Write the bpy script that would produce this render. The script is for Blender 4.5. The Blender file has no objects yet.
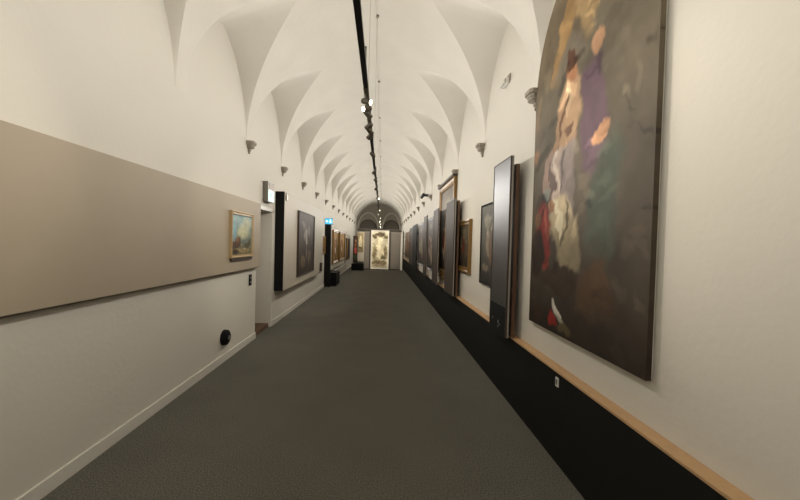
import bpy, bmesh, math, random
import numpy as np
from mathutils import Matrix, Vector
random.seed(4)
S = bpy.context.scene
C = S.collection
PI = math.pi

# ------------------------------------------------------------------ camera
cam_d = bpy.data.cameras.new('camera'); cam = bpy.data.objects.new('camera', cam_d); C.objects.link(cam)
F = 340.0
cam_d.sensor_fit = 'HORIZONTAL'; cam_d.sensor_width = 36; cam_d.lens = 36*F/800
cam_d.clip_start = 0.02
fy = Vector((-17.5, 7.0, -F)).normalized()
r = math.radians(1.5)
uz = Vector((math.sin(r), math.cos(r), 0)); uz = (uz - uz.dot(fy)*fy).normalized()
ux = fy.cross(uz)
cam.matrix_world = Matrix.Translation((0, 0, 1.6)) @ Matrix((ux, fy, uz)).to_4x4()
S.camera = cam

# ------------------------------------------------------------------ world, exposure
w = bpy.data.worlds.new('world'); S.world = w; w.use_nodes = True
w.node_tree.nodes['Background'].inputs[0].default_value = (1, .95, .85, 1)
w.node_tree.nodes['Background'].inputs[1].default_value = 0.3
S.view_settings.view_transform = 'Standard'; S.view_settings.look = 'None'
S.view_settings.exposure = 0.1; S.view_settings.gamma = 1; S.view_settings.use_curve_mapping = False

# fill lights added along the ceiling track
TX, TZ = -.15, 2.72
WARM = (1.0, .97, .92)
def add_vault_fill(y, watt, tilt):                   # added fill lights, tilted back so the lunette webs stay darker
    L = bpy.data.lights.new('vault_fill', 'AREA'); L.shape = 'RECTANGLE'; L.size = .03; L.size_y = .12
    L.energy = watt; L.color = WARM
    o = bpy.data.objects.new('vault_fill', L); C.objects.link(o)
    o.location = (TX, y-.012, TZ+.082)
    d = Vector((0, -math.sin(tilt), math.cos(tilt)))
    o.rotation_euler = Matrix((Vector((1, 0, 0)), (-d).cross(Vector((1, 0, 0))), -d)).transposed().to_euler()
def add_wall_fill(y0, y1, s, elev, watt):       # added fill strips at the track flanks, brightening the walls
    L = bpy.data.lights.new('wall_fill', 'AREA'); L.shape = 'RECTANGLE'; L.size = .02; L.size_y = y1-y0
    L.energy = watt; L.color = WARM
    o = bpy.data.objects.new('wall_fill', L); C.objects.link(o)
    o.location = (TX+s*.02, (y0+y1)/2, TZ+.012)
    d = Vector((s*math.cos(elev), 0, math.sin(elev)))      # local -Z along d, local Y along the hall
    o.rotation_euler = Matrix((Vector((0, 1, 0)).cross(-d), (0, 1, 0), -d)).transposed().to_euler()
UP, WASH, TILT = 7.6, 4.1, math.radians(52)
UPY = [-3.0+.855*k for k in range(35)]
for y in UPY: add_vault_fill(y, UP, TILT)
for a in range(-3, 25, 4):
    add_wall_fill(a, a+4, -1, math.radians(10), WASH*4*1.15)
    add_wall_fill(a, a+4, 1, math.radians(10), WASH*4)

# ------------------------------------------------------------------ materials
def srgb(c):
    return tuple(((v/255)/12.92 if v/255 <= .04045 else ((v/255+.055)/1.055)**2.4) for v in c)
MATS = {}
def mat(name, col, rough=.6, metal=0, noise=.08, scale=6, bump=0, bscale=60, spec=.5, emit=None, es=0):
    if name in MATS: return MATS[name]
    m = bpy.data.materials.new(name); m.use_nodes = True; nt = m.node_tree; N = nt.nodes; b = N['Principled BSDF']
    col = srgb(col)
    tc = N.new('ShaderNodeTexCoord'); nz = N.new('ShaderNodeTexNoise'); nz.inputs['Scale'].default_value = scale; nz.inputs['Detail'].default_value = 6
    mx = N.new('ShaderNodeMix'); mx.data_type = 'RGBA'
    mx.inputs['A'].default_value = (*[v*(1-noise) for v in col], 1); mx.inputs['B'].default_value = (*[min(1, v*(1+noise)) for v in col], 1)
    nt.links.new(tc.outputs['Object'], nz.inputs['Vector']); nt.links.new(nz.outputs['Fac'], mx.inputs['Factor'])
    nt.links.new(mx.outputs['Result'], b.inputs['Base Color'])
    b.inputs['Roughness'].default_value = rough; b.inputs['Metallic'].default_value = metal; b.inputs['Specular IOR Level'].default_value = spec
    if bump:
        n2 = N.new('ShaderNodeTexNoise'); n2.inputs['Scale'].default_value = bscale; n2.inputs['Detail'].default_value = 4
        bp = N.new('ShaderNodeBump'); bp.inputs['Strength'].default_value = bump; bp.inputs['Distance'].default_value = .01
        nt.links.new(tc.outputs['Object'], n2.inputs['Vector']); nt.links.new(n2.outputs['Fac'], bp.inputs['Height']); nt.links.new(bp.outputs['Normal'], b.inputs['Normal'])
    if emit:
        b.inputs['Emission Color'].default_value = (*srgb(emit), 1); b.inputs['Emission Strength'].default_value = es
    MATS[name] = m; return m
plaster = mat('white plaster', (207, 202, 191), .85, noise=.03, scale=1.3, bump=.15, bscale=25, spec=.2)
vaultm = mat('vault plaster', (208, 203, 192), .9, noise=.09, scale=1.8, bump=.25, bscale=14, spec=.15)
taupe = mat('taupe board paint', (162, 149, 129), .6, noise=.03, spec=.3)
cream = mat('cream board paint', (174, 166, 150), .6, noise=.03, spec=.35)
whitep = mat('white satin paint', (214, 210, 200), .45, noise=.02)
blackp = mat('black satin paint', (22, 22, 22), .75, noise=.1, spec=.12)
plinthm = mat('black plinth paint', (27, 27, 25), .75, noise=.12, spec=.12)
blackm = mat('black metal', (20, 20, 20), .4, metal=.3)
greymet = mat('grey metal', (120, 116, 108), .4, metal=.5)
greyl = mat('grey lacquered board', (70, 62, 55), .65, noise=.15, scale=3, spec=.1)
glossl = mat('glossy grey board', (58, 56, 54), .4, noise=.15, scale=3, spec=.6)
greyedge = mat('grey board edge', (140, 136, 128), .5)
brownw = mat('brown timber', (96, 68, 50), .55, noise=.2, scale=14)
oak = mat('pale oak strip', (188, 152, 112), .5, noise=.12, scale=20)
gold = mat('gilt wood', (122, 94, 50), .42, metal=.35, noise=.25, scale=30)
palegold = mat('pale gilt wood', (172, 148, 110), .5, metal=.2, noise=.15, scale=30)
darkw = mat('dark walnut', (52, 40, 32), .5, noise=.2, scale=20)
stone = mat('grey stone', (150, 141, 127), .8, noise=.18, scale=25, bump=.3)
greywall = mat('grey wall paint', (168, 162, 150), .8, noise=.05)
greypart = mat('grey partition paint', (128, 124, 116), .7, noise=.1, scale=2)
greydark = mat('dark grey paint', (112, 106, 97), .8, noise=.08)
umber = mat('umber beam', (58, 50, 42), .7)
plastic = mat('off-white plastic', (215, 212, 204), .4)
signlit = mat('lit white sign', (190, 225, 215), .4, emit=(185, 240, 225), es=.55)
signgreen = mat('green sign figure', (20, 140, 110), .4, emit=(70, 185, 155), es=.45)
signblue = mat('lit blue sign', (70, 170, 210), .4, emit=(60, 165, 205), es=1.0)
signwhite = mat('white sign figure', (240, 250, 250), .4, emit=(235, 245, 245), es=1.0)
lensm = mat('lit lamp lens', (255, 245, 220), .3, emit=(255, 244, 215), es=6)
lensoff = mat('dark lamp lens', (60, 58, 54), .2)

def carpet_mat():
    m = bpy.data.materials.new('grey carpet'); m.use_nodes = True; nt = m.node_tree; N = nt.nodes; b = N['Principled BSDF']
    tc = N.new('ShaderNodeTexCoord')
    n1 = N.new('ShaderNodeTexNoise'); n1.inputs['Scale'].default_value = 110; n1.inputs['Detail'].default_value = 3
    n2 = N.new('ShaderNodeTexNoise'); n2.inputs['Scale'].default_value = 2.2; n2.inputs['Detail'].default_value = 4
    cr = N.new('ShaderNodeValToRGB'); cr.color_ramp.elements[0].position = .36; cr.color_ramp.elements[1].position = .64
    cr.color_ramp.elements[0].color = (*srgb((73, 71, 66)), 1); cr.color_ramp.elements[1].color = (*srgb((115, 112, 104)), 1)
    ad = N.new('ShaderNodeMath'); ad.operation = 'MULTIPLY_ADD'; ad.inputs[1].default_value = .1; 
    nt.links.new(tc.outputs['Object'], n1.inputs['Vector']); nt.links.new(tc.outputs['Object'], n2.inputs['Vector'])
    sc = N.new('ShaderNodeMath'); sc.operation = 'MULTIPLY'; sc.inputs[1].default_value = .92
    nt.links.new(n1.outputs['Fac'], sc.inputs[0]); nt.links.new(n2.outputs['Fac'], ad.inputs[0]); nt.links.new(sc.outputs[0], ad.inputs[2])
    nt.links.new(ad.outputs[0], cr.inputs['Fac']); nt.links.new(cr.outputs['Color'], b.inputs['Base Color'])
    bp = N.new('ShaderNodeBump'); bp.inputs['Strength'].default_value = .35; bp.inputs['Distance'].default_value = .003
    nt.links.new(n1.outputs['Fac'], bp.inputs['Height']); nt.links.new(bp.outputs['Normal'], b.inputs['Normal'])
    b.inputs['Roughness'].default_value = .95; b.inputs['Specular IOR Level'].default_value = .1
    return m
carpet = carpet_mat()

# canvases: the painted picture is stored per vertex on a fine grid
def canvas_mat(rough):
    m = bpy.data.materials.new('painted canvas'); m.use_nodes = True; nt = m.node_tree; N = nt.nodes; b = N['Principled BSDF']
    at = N.new('ShaderNodeAttribute'); at.attribute_name = 'paint'
    nt.links.new(at.outputs['Color'], b.inputs['Base Color']); b.inputs['Roughness'].default_value = rough; b.inputs['Specular IOR Level'].default_value = .16
    return m
canvasm = canvas_mat(.62)

# ------------------------------------------------------------------ mesh helpers
def box(bm, x0, x1, y0, y1, z0, z1):
    v = [bm.verts.new((x, y, z)) for x in (x0, x1) for y in (y0, y1) for z in (z0, z1)]
    for f in ((0,1,3,2), (4,6,7,5), (0,4,5,1), (2,3,7,6), (0,2,6,4), (1,5,7,3)):
        bm.faces.new([v[i] for i in f])
def cyl(bm, p, q, r0, r1=None, n=16, cap=True):
    p = Vector(p); q = Vector(q); r1 = r0 if r1 is None else r1
    d = (q-p).normalized(); a = d.orthogonal().normalized(); b = d.cross(a)
    A = [bm.verts.new(p + r0*(math.cos(t)*a+math.sin(t)*b)) for t in [2*PI*i/n for i in range(n)]]
    B = [bm.verts.new(q + r1*(math.cos(t)*a+math.sin(t)*b)) for t in [2*PI*i/n for i in range(n)]]
    for i in range(n):
        bm.faces.new((A[i], A[(i+1)%n], B[(i+1)%n], B[i]))
    if cap: bm.faces.new(A[::-1]); bm.faces.new(B)
def obj(name, bm, m, parent=None, smooth=False, bevel=0):
    bmesh.ops.recalc_face_normals(bm, faces=bm.faces)
    me = bpy.data.meshes.new(name); bm.to_mesh(me); bm.free(); me.materials.append(m)
    o = bpy.data.objects.new(name, me); C.objects.link(o)
    if parent: o.parent = parent
    if smooth:
        for p in me.polygons: p.use_smooth = True
    if bevel:
        md = o.modifiers.new('bevel', 'BEVEL'); md.width = bevel; md.segments = 2; md.limit_method = 'ANGLE'
    return o
def bobj(name, m, parent, *b, bevel=0):
    bm = bmesh.new()
    for q in b: box(bm, *q)
    return obj(name, bm, m, parent, bevel=bevel)
def thing(name, label, cat, loc=(0,0,0), rz=0, group=None):
    o = bpy.data.objects.new(name, None); C.objects.link(o); o.location = loc; o.rotation_euler = (0, 0, rz)
    o.empty_display_size = .05
    return tag(o, label, cat, group)
def tag(o, label, cat, group=None):
    o['label'] = label; o['category'] = cat
    if group: o['group'] = group
    return o
def struct(o):
    o['kind'] = 'structure'; return o
def copy_tree(o, parent=None):
    c = o.copy(); C.objects.link(c)
    if parent: c.parent = parent
    for ch in list(o.children): copy_tree(ch, c)
    return c

# ------------------------------------------------------------------ the room
XL, XR, XP = -2.03, 1.41, 1.33
XC, RX = (XL+XR)/2, (XR-XL)/2
SPR, RISE, LUN = 3.05, 1.68, 1.49
BAY, Y0, NB = 1.71, 3.32-1.71*4, 18          # bays from y=-3.52 to y=27.26
YA, YB = Y0, Y0+BAY*NB
HW = .785
WN = .965                                       # wall arch width relative to the groin span
WL = .8                                       # wall arch height relative to the groin tip
def lun(u):
    u = min(1, abs(u)); k = .45
    return LUN*math.sqrt(max(0, 1-((u+k)/(1+k))**2))/math.sqrt(1-(k/(1+k))**2)
def main_x(h):                                 # half-width of the barrel at height h above springing
    return RX*math.sqrt(max(0, 1-(h/RISE)**2))
# y samples of a bay: (offset, lunette height)
cols = []
K = 22
for i in range(K+1):
    u = math.sin((-.5+i/K)*PI); cols.append((BAY/2+u*HW, lun(u) if 0 < i < K else 0))
cols = [(0, 0)] + cols + [(BAY, 0)]
bm = bmesh.new()
NA, NW = 18, 5
for k in range(NB):
    for s in (-1, 1):
        prevM = prevW = None
        for (dy, h) in cols:
            y = Y0+k*BAY+dy
            ph0 = math.asin(min(1, h/RISE))
            M = [bm.verts.new((XC+s*RX*math.cos(ph0+(PI/2-ph0)*j/NA), y, SPR+RISE*math.sin(ph0+(PI/2-ph0)*j/NA))) for j in range(NA+1)]
            xg = main_x(h)
            yc = Y0+k*BAY+BAY/2
            W = [bm.verts.new((XC+s*(RX+(xg-RX)*j/NW), yc+(y-yc)*(WN+(1-WN)*j/NW), SPR+h*(WL+(1-WL)*j/NW))) for j in range(NW+1)]
            if prevM:
                for j in range(NA): bm.faces.new((prevM[j], M[j], M[j+1], prevM[j+1]))
                if not (h == 0 and ph == 0):
                    for j in range(NW): bm.faces.new((prevW[j], W[j], W[j+1], prevW[j+1]))
            prevM, prevW, ph = M, W, h
bmesh.ops.remove_doubles(bm, verts=[v for v in bm.verts if v.co.z < SPR+1e-5], dist=1e-5)
def skew(x): return -.01-(x-XC)/RX*.18           # the bays run slightly askew across the hall
for v in bm.verts: v.co.y += skew(v.co.x)
struct(obj('ceiling', bm, vaultm, smooth=True))

struct(bobj('floor', carpet, None, (XL-1.3, XR+.3, YA, YB+.3, -.1, 0)))

# long walls with their lunette heads
DY0, DY1, DZ = 5.60, 6.37, 2.14
def long_wall(name, x, s, door):
    bm = bmesh.new(); t = .28*s
    ys = [YA, DY0, DY1, YB] if door else [YA, YB]
    for i in range(len(ys)-1):
        z0 = DZ if (door and i == 1) else 0
        box(bm, min(x, x+t), max(x, x+t), ys[i], ys[i+1], z0, SPR)
    for k in range(NB):                        # heads: solid pieces following the lunette curve
        lo, hi, lo2, hi2 = [], [], [], []
        for dy, h in cols[1:-1]:
            y = Y0+k*BAY+BAY/2+(dy-BAY/2)*WN+skew(x)
            lo.append(bm.verts.new((x, y, SPR))); hi.append(bm.verts.new((x, y, SPR+h*WL+.002)))
            lo2.append(bm.verts.new((x+t, y, SPR))); hi2.append(bm.verts.new((x+t, y, SPR+h*WL+.002)))
        for j in range(len(lo)-1):
            bm.faces.new((lo[j], lo[j+1], hi[j+1], hi[j])); bm.faces.new((lo2[j], hi2[j], hi2[j+1], lo2[j+1]))
            bm.faces.new((hi[j], hi[j+1], hi2[j+1], hi2[j]))
    return struct(obj(name, bm, plaster))
long_wall('wall_left', XL, -1, True)
long_wall('wall_right', XR, 1, False)
# end walls
def end_wall(name, y0, y1, m):
    bm = bmesh.new(); n = 40
    pts = [(XC-RX, 0)] + [(XC-RX*math.cos(PI*i/n), SPR+RISE*math.sin(PI*i/n)) for i in range(n+1)] + [(XC+RX, 0)]
    a = [bm.verts.new((x, y0, z)) for x, z in pts]; b = [bm.verts.new((x, y1, z)) for x, z in pts]
    bm.faces.new(a); bm.faces.new(b[::-1])
    for i in range(len(a)): bm.faces.new((a[i], a[(i+1)%len(a)], b[(i+1)%len(a)], b[i]))
    return struct(obj(name, bm, m))
end_wall('wall_end', YB, YB+.25, greywall)
end_wall('wall_entrance', YA-.25, YA, plaster)
def arch_band(y0, y1, xc, zs, rx, rz, th, n=28):
    bm = bmesh.new(); rows = []
    for i in range(n+1):
        t = PI*i/n; c, s = math.cos(t), math.sin(t)
        rows.append([bm.verts.new((xc-(rx-d)*c, y, zs+(rz-d)*s)) for y, d in ((y0, 0), (y0, th), (y1, th), (y1, 0))])
    for i in range(n):
        for j in range(4): bm.faces.new((rows[i][j], rows[i][(j+1)%4], rows[i+1][(j+1)%4], rows[i+1][j]))
    bm.faces.new(rows[0]); bm.faces.new(rows[-1][::-1]); return bm
def arch_panel(y0, y1, xc, zs, rx, rz, n=28):
    bm = bmesh.new()
    P = [(xc-rx*math.cos(PI*i/n), zs+rz*math.sin(PI*i/n)) for i in range(n+1)]
    a = [bm.verts.new((x, y0, z)) for x, z in P]; b = [bm.verts.new((x, y1, z)) for x, z in P]
    bm.faces.new(a); bm.faces.new(b[::-1])
    for i in range(len(a)): bm.faces.new((a[i], a[(i+1)%len(a)], b[(i+1)%len(a)], b[i]))
    return bm
i = 1
for xc, zr, rxo, rxi in ((-1.17, 1.28, .85, .68), (.66, 1.28, .74, .66)):
    o = struct(obj(f'trim_{i}', arch_band(YB-.22, YB, xc, 2.74, rxo, zr, .1), vaultm, smooth=False)); i += 1
    struct(obj(f'trim_{i}', arch_band(YB-.12, YB, xc, 2.72, rxi, .72, .05), umber)); i += 1
    struct(obj(f'window_{(i-1)//2}', arch_panel(YB-.05, YB-.002, xc, 2.72, rxi-.05, .67), greydark))

# door passage in the left wall
bm = bmesh.new()
xo = XL-.28
box(bm, xo-1.0, xo, DY1, DY1+.1, 0, DZ+.1); box(bm, xo-1.0, xo, DY0-.1, DY0, 0, DZ+.1)
box(bm, xo-1.1, xo-1.0, DY0-.1, DY1+.1, 0, DZ+.1); box(bm, xo-1.0, xo, DY0, DY1, DZ, DZ+.1)
struct(obj('wall_passage', bm, plaster))
struct(bobj('trim_5', whitep, None, (XL-.28, XL+.012, DY1-.03, DY1+.03, 0, DZ), (XL-.28, XL+.012, DY0-.03, DY1+.03, DZ-.035, DZ+.03), bevel=.003))
tag(bobj('wooden_step', brownw, None, (xo-.9, XL-.03, DY0+.001, DY1-.032, 0, .07), bevel=.004),
    'brown wooden step filling the floor of the left doorway', 'step')
# baseboards
struct(bobj('baseboard_left', whitep, None, (XL, XL+.018, YA, DY0, 0, .1), (XL, XL+.018, DY1+.031, YB, 0, .1), bevel=.004))
struct(bobj('baseboard_right', plinthm, None, (XP, XR, YA, YB, 0, .665)))
struct(bobj('trim_6', oak, None, (XP-.004, XR, YA, YB, .665, .683), bevel=.003))
# apex conduit with small fixings
bm = bmesh.new(); cyl(bm, (TX-.02, YA, 4.712), (TX-.02, YB, 4.712), .006, n=8)
struct(obj('trim_7', bm, plaster))

# ------------------------------------------------------------------ corbels
def make_corbel():
    t = thing('corbel', '', 'corbel')          # modelled for a wall at x=0, projecting towards +x, top at z=0
    bm = bmesh.new()
    def lv(z, w, d): return (z, w, d)
    prof = [(0, .1, .13), (-.045, .1, .13), (-.05, .085, .11), (-.07, .085, .11), (-.085, .07, .095), (-.105, .078, .1), (-.12, .06, .075), (-.135, .03, .045), (-.165, .03, .045), (-.2, .01, .02)]
    rows = []
    for z, wd, dp in prof:
        rows.append([bm.verts.new(p) for p in ((0, -wd, z), (dp*.75, -wd, z), (dp, -wd*.6, z), (dp, wd*.6, z), (dp*.75, wd, z), (0, wd, z))])
    for a, b in zip(rows, rows[1:]):
        for j in range(6): bm.faces.new((a[j], a[(j+1)%6], b[(j+1)%6], b[j]))
    bm.faces.new(rows[0]); bm.faces.new(rows[-1][::-1])
    obj('bracket', bm, stone, t)
    bm = bmesh.new(); bmesh.ops.create_uvsphere(bm, u_segments=12, v_segments=8, radius=.02)
    bmesh.ops.translate(bm, verts=bm.verts, vec=(.018, 0, -.205)); obj('pendant', bm, stone, t, smooth=True)
    return t
ordn = ['nearest', 'second nearest', 'third nearest', 'fourth nearest', 'fifth nearest', 'sixth nearest', 'seventh nearest', 'eighth nearest', 'ninth nearest', 'tenth nearest', 'eleventh nearest', 'twelfth nearest', 'thirteenth nearest', 'fourteenth nearest', 'farthest']
c0 = make_corbel(); first = True
for side, x, ks in (('left', XL, range(5, 18)), ('right', XR, range(4, 18))):
    for n, k in enumerate(ks):
        c = c0 if first else copy_tree(c0); first = False
        c.location = (x, Y0+k*BAY+skew(x), SPR); c.rotation_euler = (0, 0, 0 if side == 'left' else PI); c.scale = (.8, .8, .8)
        o_ = ordn[n] if n < len(ks)-1 else 'farthest'
        c['label'] = f'{o_} grey stone corbel carrying the vault on the {side} wall'
        c['group'] = f'corbels along the {side} wall'

# ------------------------------------------------------------------ paintings
def noise2(h, w_, sc, seed):
    rg = np.random.RandomState(seed); out = np.zeros((h, w_)); amp = 1; tot = 0
    for o in range(4):
        gh, gw = max(2, int(sc*2**o*h/max(h, w_))+2), max(2, int(sc*2**o*w_/max(h, w_))+2)
        g = rg.rand(gh, gw); yy = np.linspace(0, gh-1.001, h); xx = np.linspace(0, gw-1.001, w_)
        y0 = yy.astype(int); x0 = xx.astype(int); fy_ = (yy-y0)[:, None]; fx_ = (xx-x0)[None, :]
        fy_ = fy_*fy_*(3-2*fy_); fx_ = fx_*fx_*(3-2*fx_)
        a = g[y0][:, x0]*(1-fx_)+g[y0][:, x0+1]*fx_; b = g[y0+1][:, x0]*(1-fx_)+g[y0+1][:, x0+1]*fx_
        out += amp*(a*(1-fy_)+b*fy_); tot += amp; amp *= .55
    return out/tot
def lin(c): return np.array(srgb(c))
def paint(h, w_, aspect, top, bot, blobs, seed, grain=.35):
    """blobs: (u, v, ru, rv, angle_deg, colour, softness); u to the right, v up, in units of the picture height (u scaled by aspect)."""
    v = np.linspace(0, 1, h)[:, None]*np.ones((1, w_)); u = np.ones((h, 1))*np.linspace(0, aspect, w_)[None, :]
    n1 = noise2(h, w_, 4, seed); n2 = noise2(h, w_, 9, seed+1); n3 = noise2(h, w_, 30, seed+2)
    img = lin(bot)*(1-v[..., None])+lin(top)*v[..., None]
    img = img*(.55+.9*n1[..., None])
    n4 = noise2(h, w_, 18, seed+5); n5 = noise2(h, w_, 18, seed+6)
    uu = u+(n1-.5)*.08+(n4-.5)*.05; vv = v+(n2-.5)*.08+(n5-.5)*.05
    for (bu, bv, ru, rv, an, col, so) in blobs:
        a = math.radians(an); du, dv = uu-bu, vv-bv
        p = (du*math.cos(a)+dv*math.sin(a))/ru; q = (-du*math.sin(a)+dv*math.cos(a))/rv
        d = p*p+q*q; m = np.clip((1+so-d)/(2*so), 0, 1); m = (m*m*(3-2*m))[..., None]
        shade = (.6+.35*n2+.35*n4+.25*np.clip(q-p*.4, -1, 1)*.5)[..., None]
        img = img*(1-m)+lin(col)*shade*m
    img = img*(1-grain/2+grain*n3[..., None])
    rg = np.random.RandomState(seed+9); im2 = np.ones((h, w_, 1))
    for _ in range(int(90*min(1, h/100))+20):      # brush strokes
        bu, bv, a = rg.rand()*aspect, rg.rand(), rg.rand()*3.14; ru = .012+.03*rg.rand(); rv = ru*(.2+.4*rg.rand())
        du, dv = uu-bu, vv-bv; p = (du*math.cos(a)+dv*math.sin(a))/ru; q = (-du*math.sin(a)+dv*math.cos(a))/rv
        m = np.clip(1.4-p*p-q*q, 0, 1)[..., None]; im2 *= 1+m*(rg.rand()*1.0-.42)
    img = img*im2
    return np.clip(img, 0, 1)
def canvas(name, parent, img, W_, H_, x, depth=.02, arch=False, m=None):
    """canvas slab centred at y=0, z from 0 to H_, its painted face at local x; faces -x; u=0 is local +y (left seen from the hall side facing +x)."""
    h, w_ = img.shape[:2]; src = img.copy()
    verts, faces = [], []
    for side in (0, 1):
        for i in range(h):
            for j in range(w_):
                a, b = j/(w_-1), i/(h-1)
                y = W_/2-W_*a; z = H_*b
                if arch:
                    top = H_-ZR+ZR*math.sqrt(max(0, 1-(2*y/W_)**2)); z = top*b; src[i, j] = img[min(h-1, int(z/H_*(h-1)+.5)), j]
                verts.append((x+side*depth, y, z))
    def idx(s, i, j): return s*h*w_+i*w_+j
    for i in range(h-1):
        for j in range(w_-1):
            faces.append((idx(0, i, j), idx(0, i, j+1), idx(0, i+1, j+1), idx(0, i+1, j)))
    edge = [(0, j) for j in range(w_)]+[(i, w_-1) for i in range(1, h)]+[(h-1, j) for j in range(w_-2, -1, -1)]+[(i, 0) for i in range(h-2, 0, -1)]
    n = len(edge)
    for k in range(n):
        a, b = edge[k], edge[(k+1) % n]
        faces.append((idx(0, *a), idx(1, *a), idx(1, *b), idx(0, *b)))
    me = bpy.data.meshes.new(name); me.from_pydata(verts, [], faces); me.update()
    at = me.color_attributes.new('paint', 'FLOAT_COLOR', 'POINT')
    c = np.ones((2, h, w_, 4)); c[..., :3] = src[None]
    at.data.foreach_set('color', c.astype(np.float32).ravel())
    me.materials.append(m or canvasm)
    o = bpy.data.objects.new(name, me); C.objects.link(o); o.parent = parent
    return o
def frame_bm(W_, H_, b, d, x0=0):
    """rectangular moulding around a W_ x H_ outline, faces -x, back at x0"""
    bm = bmesh.new()
    prof = [(0, 0), (0, -d), (b*.25, -d*1.1), (b*.5, -d*.75), (b*.85, -d*.8), (b, -d*.45), (b, 0)]
    rings = []
    for off, x in prof:
        rings.append([bm.verts.new((x0+x, sy*(W_/2-off), H_-off if t else off)) for sy, t in ((1, 0), (-1, 0), (-1, 1), (1, 1))])
    for a, c in zip(rings, rings[1:]+rings[:1]):
        for k in range(4): bm.faces.new((a[k], a[(k+1) % 4], c[(k+1) % 4], c[k]))
    return bm
def painting(label, side, wallx, ya, yb, za, zb, img, frame=None, fb=.05, fd=.04, group=None, name='painting'):
    """side 'L' hangs on a surface facing +x, side 'R' on one facing -x"""
    t = thing(name, label, 'painting', (wallx, (ya+yb)/2, za), 0 if side == 'R' else PI, group)
    W_, H_ = yb-ya, zb-za
    if frame:
        obj('frame', frame_bm(W_, H_, fb, fd), frame, t)
        cv = canvas('canvas', t, img, W_-2*fb+.006, H_-2*fb+.006, -.022, .02)
        cv.location.z = fb-.003
    else:
        canvas('canvas', t, img, W_, H_, -.03, .03)
    return t
# generic dark figure scene
def figures(seed, aspect, h=60, n=5, top=(92, 80, 64), bot=(52, 42, 34), warm=True, bright=1.0):
    rg = random.Random(seed); bl = []
    pal = [(176, 138, 104), (150, 60, 44), (190, 178, 150), (120, 96, 64), (96, 84, 92), (200, 160, 120)] if warm else [(150, 150, 140), (120, 116, 110), (175, 172, 162), (90, 84, 78)]
    for i in range(n):
        cx = aspect*(.2+.6*(i+.5)/n)+rg.uniform(-.05, .05); cz = rg.uniform(.25, .6); col = rg.choice(pal)
        bl.append((cx, cz, .07*aspect**.5, .17, rg.uniform(-20, 20), tuple(int(c*.75*bright) for c in col), .5))
        bl.append((cx+.01, cz+.2, .03, .04, 0, tuple(int(c*bright) for c in (186, 146, 112)), .5))
        bl.append((cx+rg.uniform(-.06, .06), cz-.1, .03, .1, rg.uniform(-50, 50), tuple(int(c*bright) for c in rg.choice(pal)), .5))
    bl.append((aspect*.5, .85, .12, .06, 10, tuple(int(c*bright) for c in (130, 118, 92)), .9))
    return paint(h, max(20, int(h*aspect)), aspect, top, bot, bl, seed)

XL, XR = XL+.002, XR-.002      # things stand a hair off the plaster
# --- right wall: the very large arch-topped canvas
YN, YF = 1.66, 3.05
H_big, W_big = 3.78-.93, YF-YN
def bz(y, z): return ((YF-y)/H_big, (z-.93)/H_big)
ZR = .9                                        # rise of the arched top
bl = []
def B(y, z, rw, rh, an, col, so=.4): u, v = bz(y, z); bl.append((u, v, rw/H_big, rh/H_big, an, col, so))
B(2.72, 3.3, .55, .3, 10, (112, 98, 78), .9); B(2.6, 3.2, .1, .12, 0, (165, 132, 88)); B(2.68, 3.03, .09, .1, 30, (150, 118, 78))
B(2.52, 3.35, .12, .12, 20, (150, 120, 80)); B(2.3, 3.3, .16, .2, 0, (160, 134, 96)); B(2.45, 3.5, .14, .07, 0, (140, 118, 84))
B(2.52, 3.0, .2, .1, 0, (118, 108, 92), .8)
B(2.93, 2.78, .045, .1, 0, (128, 110, 88)); B(2.95, 2.45, .05, .06, 0, (150, 116, 92)); B(2.9, 2.62, .04, .1, 15, (104, 92, 78))
# seated bare-chested figure with pale drapery
B(2.5, 2.62, .14, .27, -8, (176, 144, 112)); B(2.47, 2.9, .07, .1, 0, (180, 128, 92)); B(2.47, 2.97, .08, .05, 0, (90, 60, 42))
B(2.63, 2.52, .05, .2, -25, (166, 134, 104)); B(2.56, 2.36, .2, .06, 20, (156, 126, 102)); B(2.54, 2.3, .2, .09, 15, (140, 128, 116))
B(2.57, 2.12, .09, .26, 8, (168, 150, 138)); B(2.72, 2.16, .07, .22, -6, (156, 132, 118)); B(2.47, 2.12, .1, .3, 0, (130, 118, 112))
B(2.74, 1.98, .09, .09, 0, (62, 62, 54)); B(2.72, 2.04, .05, .05, 0, (132, 134, 122))
B(2.8, 1.76, .12, .22, 10, (132, 52, 44)); B(2.88, 1.62, .08, .16, 0, (108, 40, 34)); B(2.78, 1.5, .05, .14, 10, (100, 44, 36)); B(2.76, 1.8, .03, .14, 20, (160, 84, 66)); B(2.84, 1.86, .02, .1, -30, (84, 34, 30))
B(2.49, 2.72, .03, .12, 10, (206, 176, 140)); B(2.56, 2.6, .02, .14, -30, (118, 88, 66)); B(2.5, 2.5, .06, .02, 20, (112, 84, 64)); B(2.6, 2.2, .02, .2, 10, (196, 182, 168)); B(2.52, 2.18, .015, .2, -5, (96, 86, 82)); B(2.66, 2.1, .02, .16, 0, (104, 88, 80))
B(2.55, 1.78, .13, .22, -8, (176, 160, 130)); B(2.46, 1.6, .15, .22, 0, (128, 116, 92)); B(2.58, 1.8, .02, .18, 10, (206, 194, 164)); B(2.5, 1.76, .02, .2, -10, (96, 86, 66)); B(2.66, 1.92, .05, .06, 0, (160, 118, 88))
B(2.9, 1.85, .05, .06, 0, (112, 82, 62)); B(2.92, 1.56, .1, .2, 0, (46, 36, 30)); B(2.6, 1.35, .3, .09, 0, (60, 48, 38))
B(2.62, 1.12, .09, .045, -25, (196, 190, 176), .3); B(2.56, 1.07, .08, .03, -20, (150, 144, 130), .3); B(2.7, 1.02, .07, .06, 0, (138, 44, 36))
B(2.5, 1.0, .12, .05, 0, (92, 80, 56)); B(2.95, 1.05, .07, .06, 0, (60, 44, 34))
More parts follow.
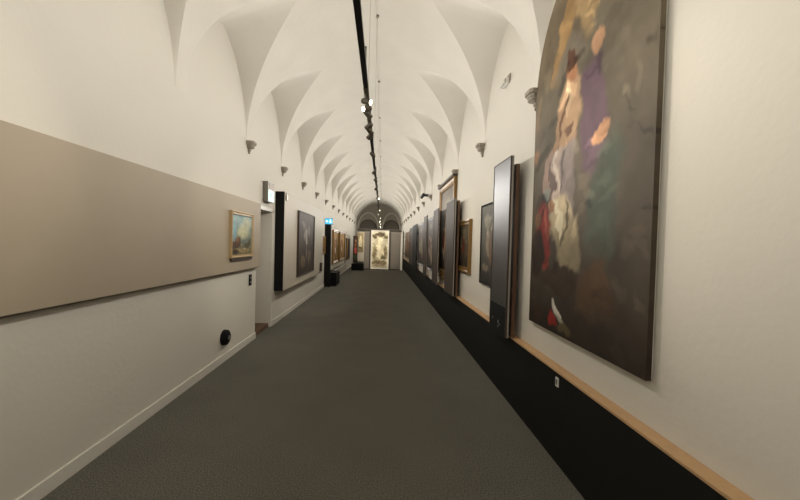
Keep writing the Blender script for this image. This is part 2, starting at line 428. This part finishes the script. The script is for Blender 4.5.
B(2.2, 2.5, .13, .4, 10, (96, 76, 84)); B(2.2, 2.98, .07, .09, 0, (176, 136, 104)); B(2.05, 1.9, .16, .4, -10, (74, 78, 66)); B(2.1, 2.36, .06, .08, 0, (170, 128, 96)); B(2.15, 1.3, .2, .2, 0, (78, 60, 44))
img = paint(260, 130, W_big/H_big, (118, 108, 90), (48, 40, 34), bl, 11, .35)
t = thing('painting', 'huge arch-topped canvas of seated figures and red cloth above the oak strip on right wall', 'painting', (XR, (YN+YF)/2, .93))
canvas('canvas', t, img, W_big, H_big, -.045, .03, arch=True)
bm = bmesh.new(); n = 32; r_ = W_big/2; zs = H_big-ZR
P = [(r_, 0), (-r_, 0)] + [(-r_*math.cos(PI*i/n), zs+ZR*math.sin(PI*i/n)) for i in range(n+1)]
Q = [(y*.985, z*.99+.004) for y, z in P]
a = [bm.verts.new((-.015, y, z)) for y, z in Q]; b_ = [bm.verts.new((0, y, z)) for y, z in Q]
bm.faces.new(a); bm.faces.new(b_[::-1])
for k in range(len(a)): bm.faces.new((a[k], a[(k+1) % len(a)], b_[(k+1) % len(a)], b_[k]))
obj('stretcher', bm, whitep, t)

# --- right wall: standing boards parallel to the wall, each on two wall brackets
def board(label, ya, yb, za, zb, xf, th=.03, m=greyl, edge=greyedge, group='grey boards standing off the right wall', marks=False, rim=True, to=None):
    to = to or XR
    t = thing('display_board', label, 'board', (xf, (ya+yb)/2, za), 0, group)
    W_, H_ = yb-ya, zb-za
    bobj('face_panel', m, t, (0, th*.6, -W_/2+.006, W_/2-.006, .006, H_-.006))
    bobj('edge_frame', edge, t, (th*.4, th, -W_/2, -W_/2+.006, 0, H_), (th*.4, th, W_/2-.006, W_/2, 0, H_), (th*.4, th, -W_/2, W_/2, 0, .006), (th*.4, th, -W_/2, W_/2, H_-.006, H_))
    for z in (H_*.2, H_*.8):
        bobj('wall_bracket', blackm, t, (th*.6, to-xf, -.03, .03, z-.015, z+.015))
    if rim: bobj('rim', darkw, t, (-.004, .012, -W_/2, W_/2, H_-.012, H_), (-.004, .012, -W_/2, -W_/2+.012, 0, H_), (-.004, .012, W_/2-.012, W_/2, 0, H_))
    if marks:
        bobj('foot_panel', blackp, t, (-.003, .001, -W_/2+.013, W_/2-.013, .003, .3))
        for y, z, s in ((-.04, .12, .02), (-.04, .075, .014), (-.085, .1, .012), (.14, .13, .012)):
            bm = bmesh.new(); cyl(bm, (-.005, y, z), (-.003, y, z), s, n=14)
            obj('emblem', bm, mat('silver print', (96, 100, 100), .4), t)
    return t
board('large grey lacquered board with black foot, standing nearest on the right wall', 3.28, 3.78, .69, 2.49, 1.235, marks=True, to=1.312, m=glossl)
t = thing('timber_board', 'brown timber board close behind the nearest large grey board', 'board', (1.315, 3.62, .69))
bobj('panel', brownw, t, (0, .04, -.27, .27, 0, 1.74), bevel=.003)
[bobj('batten', darkw, t, (.04, XR-1.315, 0, .06, q, q+.06)) for q in (.2, 1.4)]
board('tall grey board standing in front of the big gilt altarpiece on right wall', 5.88, 6.62, .70, 2.42, 1.235, to=1.309)
t = thing('timber_board', 'brown timber board at the near side of the gilt altarpiece', 'board', (1.311, 6.22, .69))
bobj('panel', brownw, t, (0, .036, -.27, .27, 0, 1.7), bevel=.003)
[bobj('batten', darkw, t, (.04, XR-1.315, 0, .06, q, q+.06)) for q in (.2, 1.35)]
board('grey board just beyond the far edge of the gilt altarpiece', 7.6, 8.3, .69, 2.42, 1.235, to=1.335)
board('narrow grey board between the two dark figure panels on right wall', 9.6, 10.2, .69, 2.42, 1.24)
board('pale grey board beyond the black upright on the right wall', 13.95, 15.7, .69, 2.3, 1.24)
board('black board standing between grey board and figure panel on right wall', 12.2, 13.8, .69, 2.33, 1.22, m=blackp, edge=blackp, group=None, rim=False)
board('black narrow board closing the far end of the right wall', 19.4, 19.9, 0.7, 2.3, 1.18, m=blackp, edge=blackp, group=None, rim=False)

painting('black-framed dark canvas hung just past the nearest grey board on right wall', 'R', XR, 3.8, 4.74, 1.08, 2.16,
         paint(80, 70, .87, (92, 88, 76), (40, 36, 30), [(.3, .55, .07, .2, 8, (130, 116, 96), .6), (.45, .45, .1, .22, -10, (96, 72, 52), .6), (.46, .72, .04, .05, 0, (180, 146, 112), .5), (.25, .8, .14, .08, 0, (128, 122, 104), .9), (.6, .4, .1, .2, 0, (120, 80, 54), .6), (.2, .2, .15, .05, 0, (110, 98, 80), .6)], 21), blackp, .03, .03)
painting('small gold-framed dark picture hung between grey boards on right wall', 'R', XR, 5.3, 6.18, 1.15, 2.02,
         figures(31, 1.0, 50, 3, (84, 74, 58), (46, 38, 30), True, .8), gold, .09, .05)
# altarpiece
t = painting('tall gilt-framed altarpiece reaching up to the corbels on right wall', 'R', XR, 6.5, 8.2, .85, 2.93,
         figures(41, .75, 80, 4, (104, 95, 82), (58, 48, 40), True, .9), gold, .13, .06, name='altarpiece')
bobj('cornice', darkw, t, (-.1, 0, -.87, .87, 2.08, 2.12)); bobj('predella', gold, t, (-.07, 0, -.83, .83, .15, .2), bevel=.006)
for args in (('dark upright panel painting with warm figures, nearest of the pair past the altarpiece', 8.4, 9.5, .80, 2.3, 51),
             ('dark upright panel painting with warm figures beside the black board on right wall', 10.35, 12.0, .80, 2.28, 61)):
    lb, ya, yb, za, zb, sd = args
    t = painting(lb, 'R', 1.29, ya, yb, za+.12, zb, figures(sd, (yb-ya)/(zb-za), 60, 4, (76, 66, 58), (48, 40, 36), True, .9), darkw, .05, .03)
    t.location.x = 1.29
    bobj('backing_board', greyl, t, (.001, XR-1.29, -(yb-ya)/2+.02, (yb-ya)/2-.02, .02, zb-za-.16))
painting('dim brownish panel painting nearest the far end of right wall', 'R', 1.33, 15.9, 19.2, .82, 2.26,
         figures(71, 2.0, 50, 5, (110, 92, 66), (70, 58, 44)), gold, .07, .04)
for lb, y, z0, z1, wd in (('white card for the bright wall patch below the nearer dark figure panel', 9.0, .705, .90, .6), ('white card for the bright wall patch below the farther dark figure panel', 11.2, .705, .90, 1.4), ('white card for the bright wall patch below the farthest brownish panel on right wall', 16.5, .705, .81, .6)):
    tag(bobj('white_card', whitep, None, (1.30, XR, y-wd/2, y+wd/2, z0-.022, z1)), lb, 'card', 'white cards on the right wall')  # added white cards, set forward to read as bright wall patches

# wall fittings, right
t = thing('emergency_light', 'small white emergency light high on the right wall under the vault', 'light', (XR, 3.94, 3.5))
bobj('housing', plastic, t, (-.045, 0, -.085, .085, -.03, .04), bevel=.01)
bobj('shade_plate', stone, t, (-.012, 0, -.095, .095, .0, .075))  # grey plate put in for the shade behind the housing
bobj('diffuser', mat('frosted plastic', (196, 192, 180), .3), t, (-.065, -.05, -.085, .085, -.025, .02), bevel=.006)
t = thing('wall_socket', 'white socket plate on the black plinth at lower right', 'socket', (XP, 2.45, .6))
bm = bmesh.new(); box(bm, -.008, 0, -.022, .022, -.035, .035); obj('plate', bm, plastic, t, bevel=.006)
bobj('insert', mat('grey socket insert', (96, 94, 90), .4), t, (-.010, -.0081, -.010, .010, -.02, .02))
t = thing('wall_spotlight', 'black spotlight on a short arm high on the right wall above the boards', 'spotlight', (XR, 10.4, 3.06))
bobj('wall_plate', blackm, t, (-.02, 0, -.05, .05, -.05, .05)); bm = bmesh.new(); cyl(bm, (-.02, 0, 0), (-.22, 0, .02), .012); obj('arm', bm, blackm, t)
bm = bmesh.new(); cyl(bm, (-.2, -.12, .04), (-.24, .08, -.02), .05); obj('head', bm, blackm, t)
bm = bmesh.new(); cyl(bm, (-.2, -.1, .03), (-.05, -.02, .05), .03); obj('head', bm, blackm, t)

# --- left wall: near taupe board with landscape
t = thing('display_board', 'taupe wall board carrying the small landscape painting, nearest on left wall', 'board', (XL, 3.9, 1.165))
bobj('panel', taupe, t, (0, .07, -2.2, 1.66, 0, 1.01), bevel=.003)
bobj('shadow_gap', greydark, t, (0, .05, -2.19, 1.65, -.012, 0))
land = paint(80, 90, 1.15, (150, 180, 178), (104, 92, 58), [
    (.75, .75, .35, .16, 10, (206, 208, 182), .9), (.3, .85, .3, .1, -8, (168, 192, 190), .9), (.62, .55, .35, .14, 0, (200, 198, 160), .9), (.1, .6, .12, .2, 0, (150, 184, 190), .9),
    (.3, .3, .2, .13, 25, (98, 68, 40), .5), (.14, .22, .16, .12, 0, (84, 62, 40), .5), (.32, .38, .1, .06, 20, (130, 92, 54), .5), (.85, .24, .2, .07, 8, (92, 82, 48), .5), (1.0, .32, .1, .08, 0, (84, 80, 52), .6),
    (.55, .1, .5, .07, 0, (150, 132, 84), .6), (.2, .07, .2, .06, 0, (58, 46, 30), .6), (.7, .14, .05, .03, 0, (196, 186, 150), .5), (.5, .24, .06, .05, 0, (140, 126, 84), .5)], 5, .2)
t = thing('painting', 'gilt-framed landscape with pale blue sky on the taupe board', 'painting', (XL+.07, 4.815, 1.35), PI)
obj('frame', frame_bm(.73, .62, .045, .035), palegold, t)
cv = canvas('canvas', t, land*.8, .65, .542, -.022, .02); cv.location.z = .039
bobj('dark_liner', darkw, t, (-.028, -.02, -.32, .32, .565, .578)); bobj('lower_bar', darkw, t, (-.03, 0, -.35, .34, -.035, -.008))  # dark walnut bars inside the frame's top edge and below it
t = thing('label_plate', 'small black label plate with two pale squares beside left doorway', 'plate', (XL, 5.35, .975))
bobj('plate', blackp, t, (0, .012, -.045, .045, -.085, .085), bevel=.002)
[bobj('square', greyedge, t, (.0121, .014, -.018, .018, q, q+.03)) for q in (.02, -.05)]
t = thing('wall_fitting', 'black round wall fitting low on the left wall below the taupe board', 'fitting', (XL, 4.5, .32))
bm = bmesh.new(); cyl(bm, (0, 0, 0), (.05, 0, 0), .1, .095, 28); cyl(bm, (.05, 0, 0), (.07, 0, 0), .095, .06, 28); obj('cover', bm, blackp, t, bevel=.002)
bm = bmesh.new(); cyl(bm, (.07, 0, 0), (.075, 0, 0), .03, .03, 20); obj('button', bm, greymet, t)

# exit sign
t = thing('exit_sign', 'grey emergency sign box with glowing green and white panel above the left doorway', 'sign', (XL, 6.0, 2.25))
t.scale = (.85, .8, 1)
bobj('housing', greymet, t, (0, .1, -.2, .2, 0, .34), bevel=.004)
bobj('lit_panel', signlit, t, (.1, .106, -.18, .19, .01, .2))
bobj('upper_plate', mat('brownish plate', (150, 130, 112), .5), t, (.1, .104, -.12, .18, .225, .31))
bm = bmesh.new()       # running figure, arrow and door
cyl(bm, (.106, -.035, .165), (.109, -.035, .165), .014, n=14)
def strip(bm, pts, wd, x0=.106, x1=.109):
    for (y0, z0), (y1, z1) in zip(pts, pts[1:]):
        d = Vector((y1-y0, z1-z0)).normalized(); nx = Vector((-d.y, d.x))*wd/2
        q = [(y0+nx.x, z0+nx.y), (y1+nx.x, z1+nx.y), (y1-nx.x, z1-nx.y), (y0-nx.x, z0-nx.y)]
        a = [bm.verts.new((x0, *p)) for p in q]; b = [bm.verts.new((x1, *p)) for p in q]
        bm.faces.new(a); bm.faces.new(b[::-1])
        for k in range(4): bm.faces.new((a[k], a[(k+1) % 4], b[(k+1) % 4], b[k]))
strip(bm, [(-.04, .145), (-.06, .1)], .022); strip(bm, [(-.06, .1), (-.03, .075), (-.045, .035)], .012); strip(bm, [(-.06, .1), (-.09, .07), (-.125, .07)], .012)
strip(bm, [(-.04, .14), (-.01, .12), (.01, .135)], .009); strip(bm, [(-.045, .14), (-.08, .135), (-.09, .11)], .009)
strip(bm, [(.03, .03), (.03, .18), (.09, .18), (.09, .03)], .01); strip(bm, [(.12, .1), (.17, .1)], .012); strip(bm, [(.15, .125), (.175, .1), (.15, .075)], .01)
strip(bm, [(-.17, .022), (.18, .022)], .008)
obj('pictogram', bm, signgreen, t)

# display panels on left wall
def wall_panel(label, ya, yb, za, zb, black_to=None, m=cream):
    t = thing('exhibition_stand', label, 'exhibition stand', (XL, (ya+yb)/2, za), 0, 'cream display panels along the left wall')
    W_, H_ = yb-ya, zb-za
    bobj('front', m, t, (.12, .17, -W_/2, W_/2, 0, H_), bevel=.003)
    bobj('core', blackp, t, (0, .12, -W_/2+.004, W_/2-.004, .004, H_-.004))
    bobj('end_cover', blackp, t, (0, .168, -W_/2-.004, -W_/2, .002, H_-.002))
    return t
wall_panel('large cream display panel with black end, carrying the dark upright painting', 6.52, 10.7, .64, 2.52)
painting('dark upright unframed painting on the large cream panel at left', 'L', XL+.17, 7.5, 9.2, .82, 2.26,
         paint(90, 100, 1.2, (66, 58, 50), (56, 46, 38), [(.55, .65, .16, .08, 20, (128, 120, 108), .7), (.6, .55, .06, .1, 0, (150, 140, 124), .6), (.4, .8, .2, .05, -15, (104, 96, 86), .8), (.8, .7, .08, .1, 30, (110, 100, 88), .7), (.35, .2, .15, .1, 0, (104, 88, 68), .6), (.85, .25, .12, .12, 0, (96, 82, 64), .6), (.6, .32, .05, .12, 0, (110, 98, 84), .6)], 81), darkw, .02, .04)
t = thing('label_box', 'small dark box at lower far corner of the large cream panel', 'box', (XL+.17, 10.35, .70))
bobj('body', darkw, t, (0, .05, -.1, .1, 0, .24), bevel=.004); bobj('lid', blackp, t, (0, .052, -.102, .102, .24, .25))
t = thing('sensor', 'small grey sensor on top corner of the large cream panel', 'sensor', (XL+.1705, 6.62, 2.36))
bobj('body', greymet, t, (-.0004, .02, -.05, .05, 0, .14), bevel=.004); bobj('cap', plastic, t, (.02, .028, -.03, .03, .03, .09), bevel=.006)
t = painting('small gold-framed picture on the wall between the large cream panel and black pylon', 'L', XL, 11.15, 12.0, 1.17, 1.78,
         figures(91, 1.3, 36, 3, (140, 106, 60), (96, 72, 44)), gold, .1, .05)

# pylon with blue sign and low cabinet
t = thing('pylon', 'tall black pylon beside gilt panels on left wall, blue lit sign on top', 'pylon', (XL, 12.15, 0))
bobj('column', blackp, t, (0, .2, -.1, .1, 0, 2.2), bevel=.004); bobj('foot_plate', blackm, t, (0, .22, -.12, .11, 0, .02))
t = thing('direction_sign', 'glowing blue direction sign on top of the black pylon', 'sign', (XL, 12.1, 2.2))
bobj('housing', blackm, t, (0, .26, -.03, .06, 0, .22)); bobj('lit_panel', signblue, t, (.005, .255, -.036, -.03, .01, .21))
bm = bmesh.new(); 
def stripx(pts, wd):
    for (x0, z0), (x1, z1) in zip(pts, pts[1:]):
        d = Vector((x1-x0, z1-z0)).normalized(); nx = Vector((-d.y, d.x))*wd/2
        q = [(x0+nx.x, z0+nx.y), (x1+nx.x, z1+nx.y), (x1-nx.x, z1-nx.y), (x0-nx.x, z0-nx.y)]
        a = [bm.verts.new((p[0], -.040, p[1])) for p in q]; b = [bm.verts.new((p[0], -.0365, p[1])) for p in q]
        bm.faces.new(a); bm.faces.new(b[::-1])
        for k in range(4): bm.faces.new((a[k], a[(k+1) % 4], b[(k+1) % 4], b[k]))
stripx([(.04, .11), (.11, .11)], .02); stripx([(.07, .15), (.035, .11), (.07, .07)], .018)
obj('arrow', bm, signwhite, t); bm = bmesh.new()
stripx([(.16, .05), (.18, .11), (.21, .06)], .02); stripx([(.15, .13), (.22, .12)], .016); stripx([(.18, .15), (.18, .18)], .03)
obj('pictogram', bm, signwhite, t)
t = thing('low_cabinet', 'low black cabinet on the carpet under the twin gilt panels', 'cabinet', (XL, 12.85, 0))
bobj('body', blackp, t, (0.02, .40, -.58, .45, 0, .47), bevel=.005); bobj('top', blackm, t, (.02, .41, -.585, .46, .47, .485)); bobj('plinth', blackm, t, (.03, .41, -.585, .455, 0, .04))
wall_panel('cream display panel carrying the twin gilt panel paintings on left wall', 12.4, 16.9, .56, 2.12)
gp = [('nearer of the twin tall gilt panel paintings on left wall', 12.62, 14.2, 101), ('farther of the twin tall gilt panel paintings on left wall', 14.5, 16.5, 111)]
for lb, ya, yb, sd in gp:
    painting(lb, 'L', XL+.17, ya, yb, .79, 2.04, paint(60, 70, 1.2, (160, 122, 62), (120, 90, 48), [(.6, .5, .28, .33, 0, (74, 60, 46), .4), (.6, .45, .12, .26, 0, (170, 110, 76), .5), (.6, .8, .07, .07, 0, (196, 160, 120), .5), (.6, .36, .06, .1, 0, (222, 214, 196), .4), (.42, .3, .06, .12, 0, (96, 66, 44), .5)], sd), gold, .09, .06, group='twin gilt panel paintings')
wall_panel('cream display panel with the small gilt and dark picture, farther on left wall', 17.15, 19.6, .6, 2.0)
painting('small gilt and dark picture on farther cream panel, left wall', 'L', XL+.17, 17.4, 19.2, .68, 1.80,
         paint(40, 50, 1.4, (84, 64, 44), (60, 46, 34), [(.35, .5, .3, .5, 0, (150, 112, 56), .4), (.95, .5, .35, .4, 0, (40, 32, 28), .4)], 121), darkw, .04, .04)
# low grille of the radiator boxes below the twin panels
t = thing('radiator_cover', 'low grey grille against the left wall past the black cabinet', 'radiator cover', (XL, 15.9, 0))
bobj('body', whitep, t, (0, .1, -2.3, 2.6, .08, .46)); bm = bmesh.new()
for k in range(24):
    y = -2.2+k*.2; box(bm, .1, .115, y, y+.08, .12, .42)
obj('grille', bm, greywall, t); bobj('foot', greydark, t, (0, .09, -2.25, 2.55, 0, .08))

# end: panels turned to the hall, left of the partition
def facing(t, W_, H_, img, fm, fb):
    obj('frame', frame_bm(W_, H_, fb, .05), fm, t); c = canvas('canvas', t, img, W_-2*fb+.006, H_-2*fb+.006, -.022, .02); c.location.z = fb-.003
t = thing('painting', 'narrow reddish figure painting facing the hall at far left end', 'painting', (-1.53, 19.45, .42), PI/2)
facing(t, .26, 1.55, paint(60, 22, .3, (90, 66, 52), (56, 46, 40), [(.15, .45, .1, .12, 0, (196, 92, 88), .4), (.15, .65, .06, .1, 0, (150, 100, 60), .5), (.15, .2, .1, .1, 0, (70, 84, 60), .5), (.18, .82, .05, .05, 0, (180, 140, 110), .5)], 131), darkw, .03)
bobj('leg', blackm, t, (0, .03, -.02, .02, -.03, .02))
t = thing('freestanding_panel', 'white freestanding panel carrying the round-topped gilt picture at far left', 'panel', (-1.24, 19.55, 0))
bobj('board', cream, t, (-.23, .19, 0, .08, .52, 2.2)); bobj('base', blackp, t, (-.5, .2, -.15, .2, 0, .385)); [bobj('post', blackm, t, (q, q+.05, .02, .06, .38, .53)) for q in (-.2, .1)]
t = thing('painting', 'pale gilt picture with light figure on the white freestanding panel', 'painting', (-1.26, 19.548, 1.05), PI/2)
facing(t, .36, 1.1, paint(50, 20, .36, (150, 140, 110), (110, 98, 76), [(.18, .5, .12, .3, 0, (196, 186, 150), .5), (.18, .8, .05, .06, 0, (220, 206, 170), .5), (.18, .2, .12, .06, 0, (90, 76, 54), .5)], 141), palegold, .03)

# --- partition at the far end
YP = 20.15
XLW = XL
struct(bobj('wall_partition', greypart, None, (-1.42, 1.08, YP, YP+.12, 0, 2.34)))
struct(bobj('trim_8', umber, None, (-1.46, 1.12, YP-.06, YP+.16, 2.26, 2.38)))
struct(bobj('baseboard_partition', umber, None, (-1.42, 1.08, YP-.02, YP, 0, .06)))
struct(bobj('trim_9', plaster, None, (1.08, 1.2, YP, YP+.12, 0, 2.4)))
for sx, lb in ((-1.05, 'grey upright door panel left of the big pale altarpiece'), (.77, 'grey upright door panel right of the big pale altarpiece')):
    t = thing('door_panel', lb, 'panel', (sx-.0, YP-.002, .08)); bobj('leaf', greydark, t, (-.27, .27, -.03, 0, 0, 2.1)); bobj('stile', umber, t, (-.28, -.27, -.035, 0, 0, 2.12), (.27, .28, -.035, 0, 0, 2.12))
t = thing('altarpiece', 'big pale altarpiece with light figures in a wide white frame on the end partition', 'painting', (-.145, YP-.034, .06), PI/2)
bobj('dark_surround', umber, t, (-.03, .03, -.62, .62, 0, 2.3))
obj('frame', frame_bm(1.06, 2.28, .06, .06, -.03), whitep, t)
c = canvas('canvas', t, paint(110, 46, .42, (206, 198, 176), (186, 178, 152), [
    (.21, .5, .15, .42, 0, (190, 180, 150), .5), (.21, .9, .13, .05, 0, (96, 84, 62), .5), (.08, .84, .05, .06, 20, (110, 98, 72), .5), (.35, .84, .05, .06, -20, (116, 104, 78), .5),
    (.22, .72, .07, .1, 0, (236, 226, 196), .6), (.2, .48, .06, .2, 5, (232, 222, 190), .6), (.27, .4, .05, .16, -5, (214, 202, 168), .6), (.08, .4, .05, .2, 0, (128, 116, 86), .6), (.36, .42, .04, .2, 0, (132, 120, 92), .6),
    (.12, .15, .1, .06, 0, (116, 104, 78), .5), (.3, .14, .1, .05, 0, (128, 114, 86), .5), (.2, .07, .16, .03, 0, (150, 138, 110), .5), (.3, .3, .06, .05, 0, (104, 96, 66), .6)], 151), .952, 2.17, -.06, .03)
c.location.z = .055

# ------------------------------------------------------------------ lighting track
t = thing('lighting_track', 'long black lighting track hung under the vault along the hall', 'track', (TX, 0, TZ))
L0, L1 = -3.3, 26.6
bobj('rail', blackm, t, (-.017, .017, L0, L1, 0, .022), (-.017, -.0155, L0, L1, .022, .03), (.0155, .017, L0, L1, .022, .03))
bobj('connector', greymet, t, (-.0185, .0185, 2.5, 3.45, -.002, .02))
for y in UPY:                                  # made-up wedge housings for the added vault fill lights
    bm = bmesh.new(); pts = [(-.05, .022), (.06, .022), (.06, .12), (.052, .12), (-.05, .024)]
    A = [bm.verts.new((-.018, y+p, q)) for p, q in pts]; Bv = [bm.verts.new((.018, y+p, q)) for p, q in pts]
    bm.faces.new(A); bm.faces.new(Bv[::-1])
    for k in range(5): bm.faces.new((A[k], A[(k+1) % 5], Bv[(k+1) % 5], Bv[k]))
    obj('fill_housing', bm, blackm, t)
hooks = [4.75+1.9*k for k in range(-4, 12)]
for y in hooks:
    bm = bmesh.new(); cyl(bm, (0, y, .022), (0, y, 4.715-TZ), .0012, n=5); obj('suspension_cable', bm, greymet, t)
    bm = bmesh.new(); cyl(bm, (0, y, 4.70-TZ), (0, y, 4.72-TZ), .022, n=14); obj('ceiling_rose', bm, stone, t)
def make_spot(lit):
    s = thing('spotlight', '', 'spotlight')
    bobj('adapter', greymet, s, (-.015, .015, -.05, .05, -.02, 0))
    bm = bmesh.new(); cyl(bm, (0, 0, -.02), (0, 0, -.045), .007, n=10); obj('stem', bm, greymet, s)
    bm = bmesh.new(); cyl(bm, (-.035, 0, 0), (.045, 0, 0), .024, .028, 20); cyl(bm, (-.045, 0, 0), (-.035, 0, 0), .018, .024, 20)
    h = obj('head', bm, greymet, s); h.location = (0, 0, -.065)
    bm = bmesh.new(); cyl(bm, (.045, 0, 0), (.047, 0, 0), .023, n=20); obj('lens', bm, lensm if lit else lensoff, h)
    return s
pro = {True: make_spot(True), False: make_spot(False)}; used = set()
# (y, target xyz, lit, watts)
spots = [(2.60, (XR, 1.9, 2.1), True, 14), (2.74, (XL, 1.2, 1.9), True, 9), (2.86, (XR, 3.7, 1.3), False, 9), (3.42, (XL, 5.6, 1.0), False, 8),
         (3.14, (XL, 4.7, 1.6), False, 7), (3.28, (XR, 5.3, 1.6), False, 9), (4.15, (XR, 6.4, 1.4), False, 10), (5.15, (XL, 7.9, 1.4), False, 14), (5.85, (XR, 8.8, 1.5), False, 10), (6.7, (XL, 8.5, .6), False, 8),
         (8.2, (XR, 7.2, 2.2), True, 12), (9.6, (XL, 13.3, 1.4), False, 14), (11.0, (XR, 10.5, 1.6), True, 10), (12.6, (XL, 12.4, 1.5), True, 10), (14.4, (XR, 13.8, 1.6), True, 10),
         (16.6, (-.145, 20.1, 1.5), False, 110), (17.0, (XL, 16.2, 1.5), True, 10), (19.0, (XR, 18.0, 1.5), True, 10), (21.5, (-1.3, 19.7, 1.3), True, 10), (24.0, (XC-.5, 20.5, 2.6), True, 2)]
names = {0: 'nearest', 1: 'second nearest', 2: 'third nearest', 3: 'fourth nearest', 4: 'fifth nearest'}
words = ['nearest', 'second', 'third', 'fourth', 'fifth', 'sixth', 'seventh', 'eighth', 'ninth', 'tenth', 'eleventh', 'twelfth', 'thirteenth', 'fourteenth', 'fifteenth', 'sixteenth', 'seventeenth', 'eighteenth', 'nineteenth', 'farthest']
for i, (y, tg, lit, wt) in enumerate(spots):
    s = pro[lit] if lit not in used else copy_tree(pro[lit]); used.add(lit)
    s.location = (TX, y, TZ); s.scale = (.85, .85, .85)
    d = Vector(tg)-Vector((TX, y, TZ-.065))
    for ch in s.children:
        if ch.name.startswith('head'): ch.rotation_euler = d.to_track_quat('X', 'Z').to_euler()
    s['label'] = f'{words[i]} {"small grey spotlight with bright lit lens" if lit else "small grey spotlight aimed away"} on the track' + (', counted from the camera' if 0 < i < 19 else '')
    s['group'] = 'spotlights on the ceiling track'
    if wt:
        L = bpy.data.lights.new('spot_lamp', 'SPOT'); L.energy = wt*3.8; L.color = (1, .9, .76); L.spot_size = math.radians(62); L.spot_blend = .8; L.shadow_soft_size = .02
        lo = bpy.data.objects.new('spot_lamp', L); C.objects.link(lo)
        lo.location = Vector((TX, y, TZ-.065)) + d.normalized()*.06; lo.rotation_euler = d.to_track_quat('-Z', 'Y').to_euler()
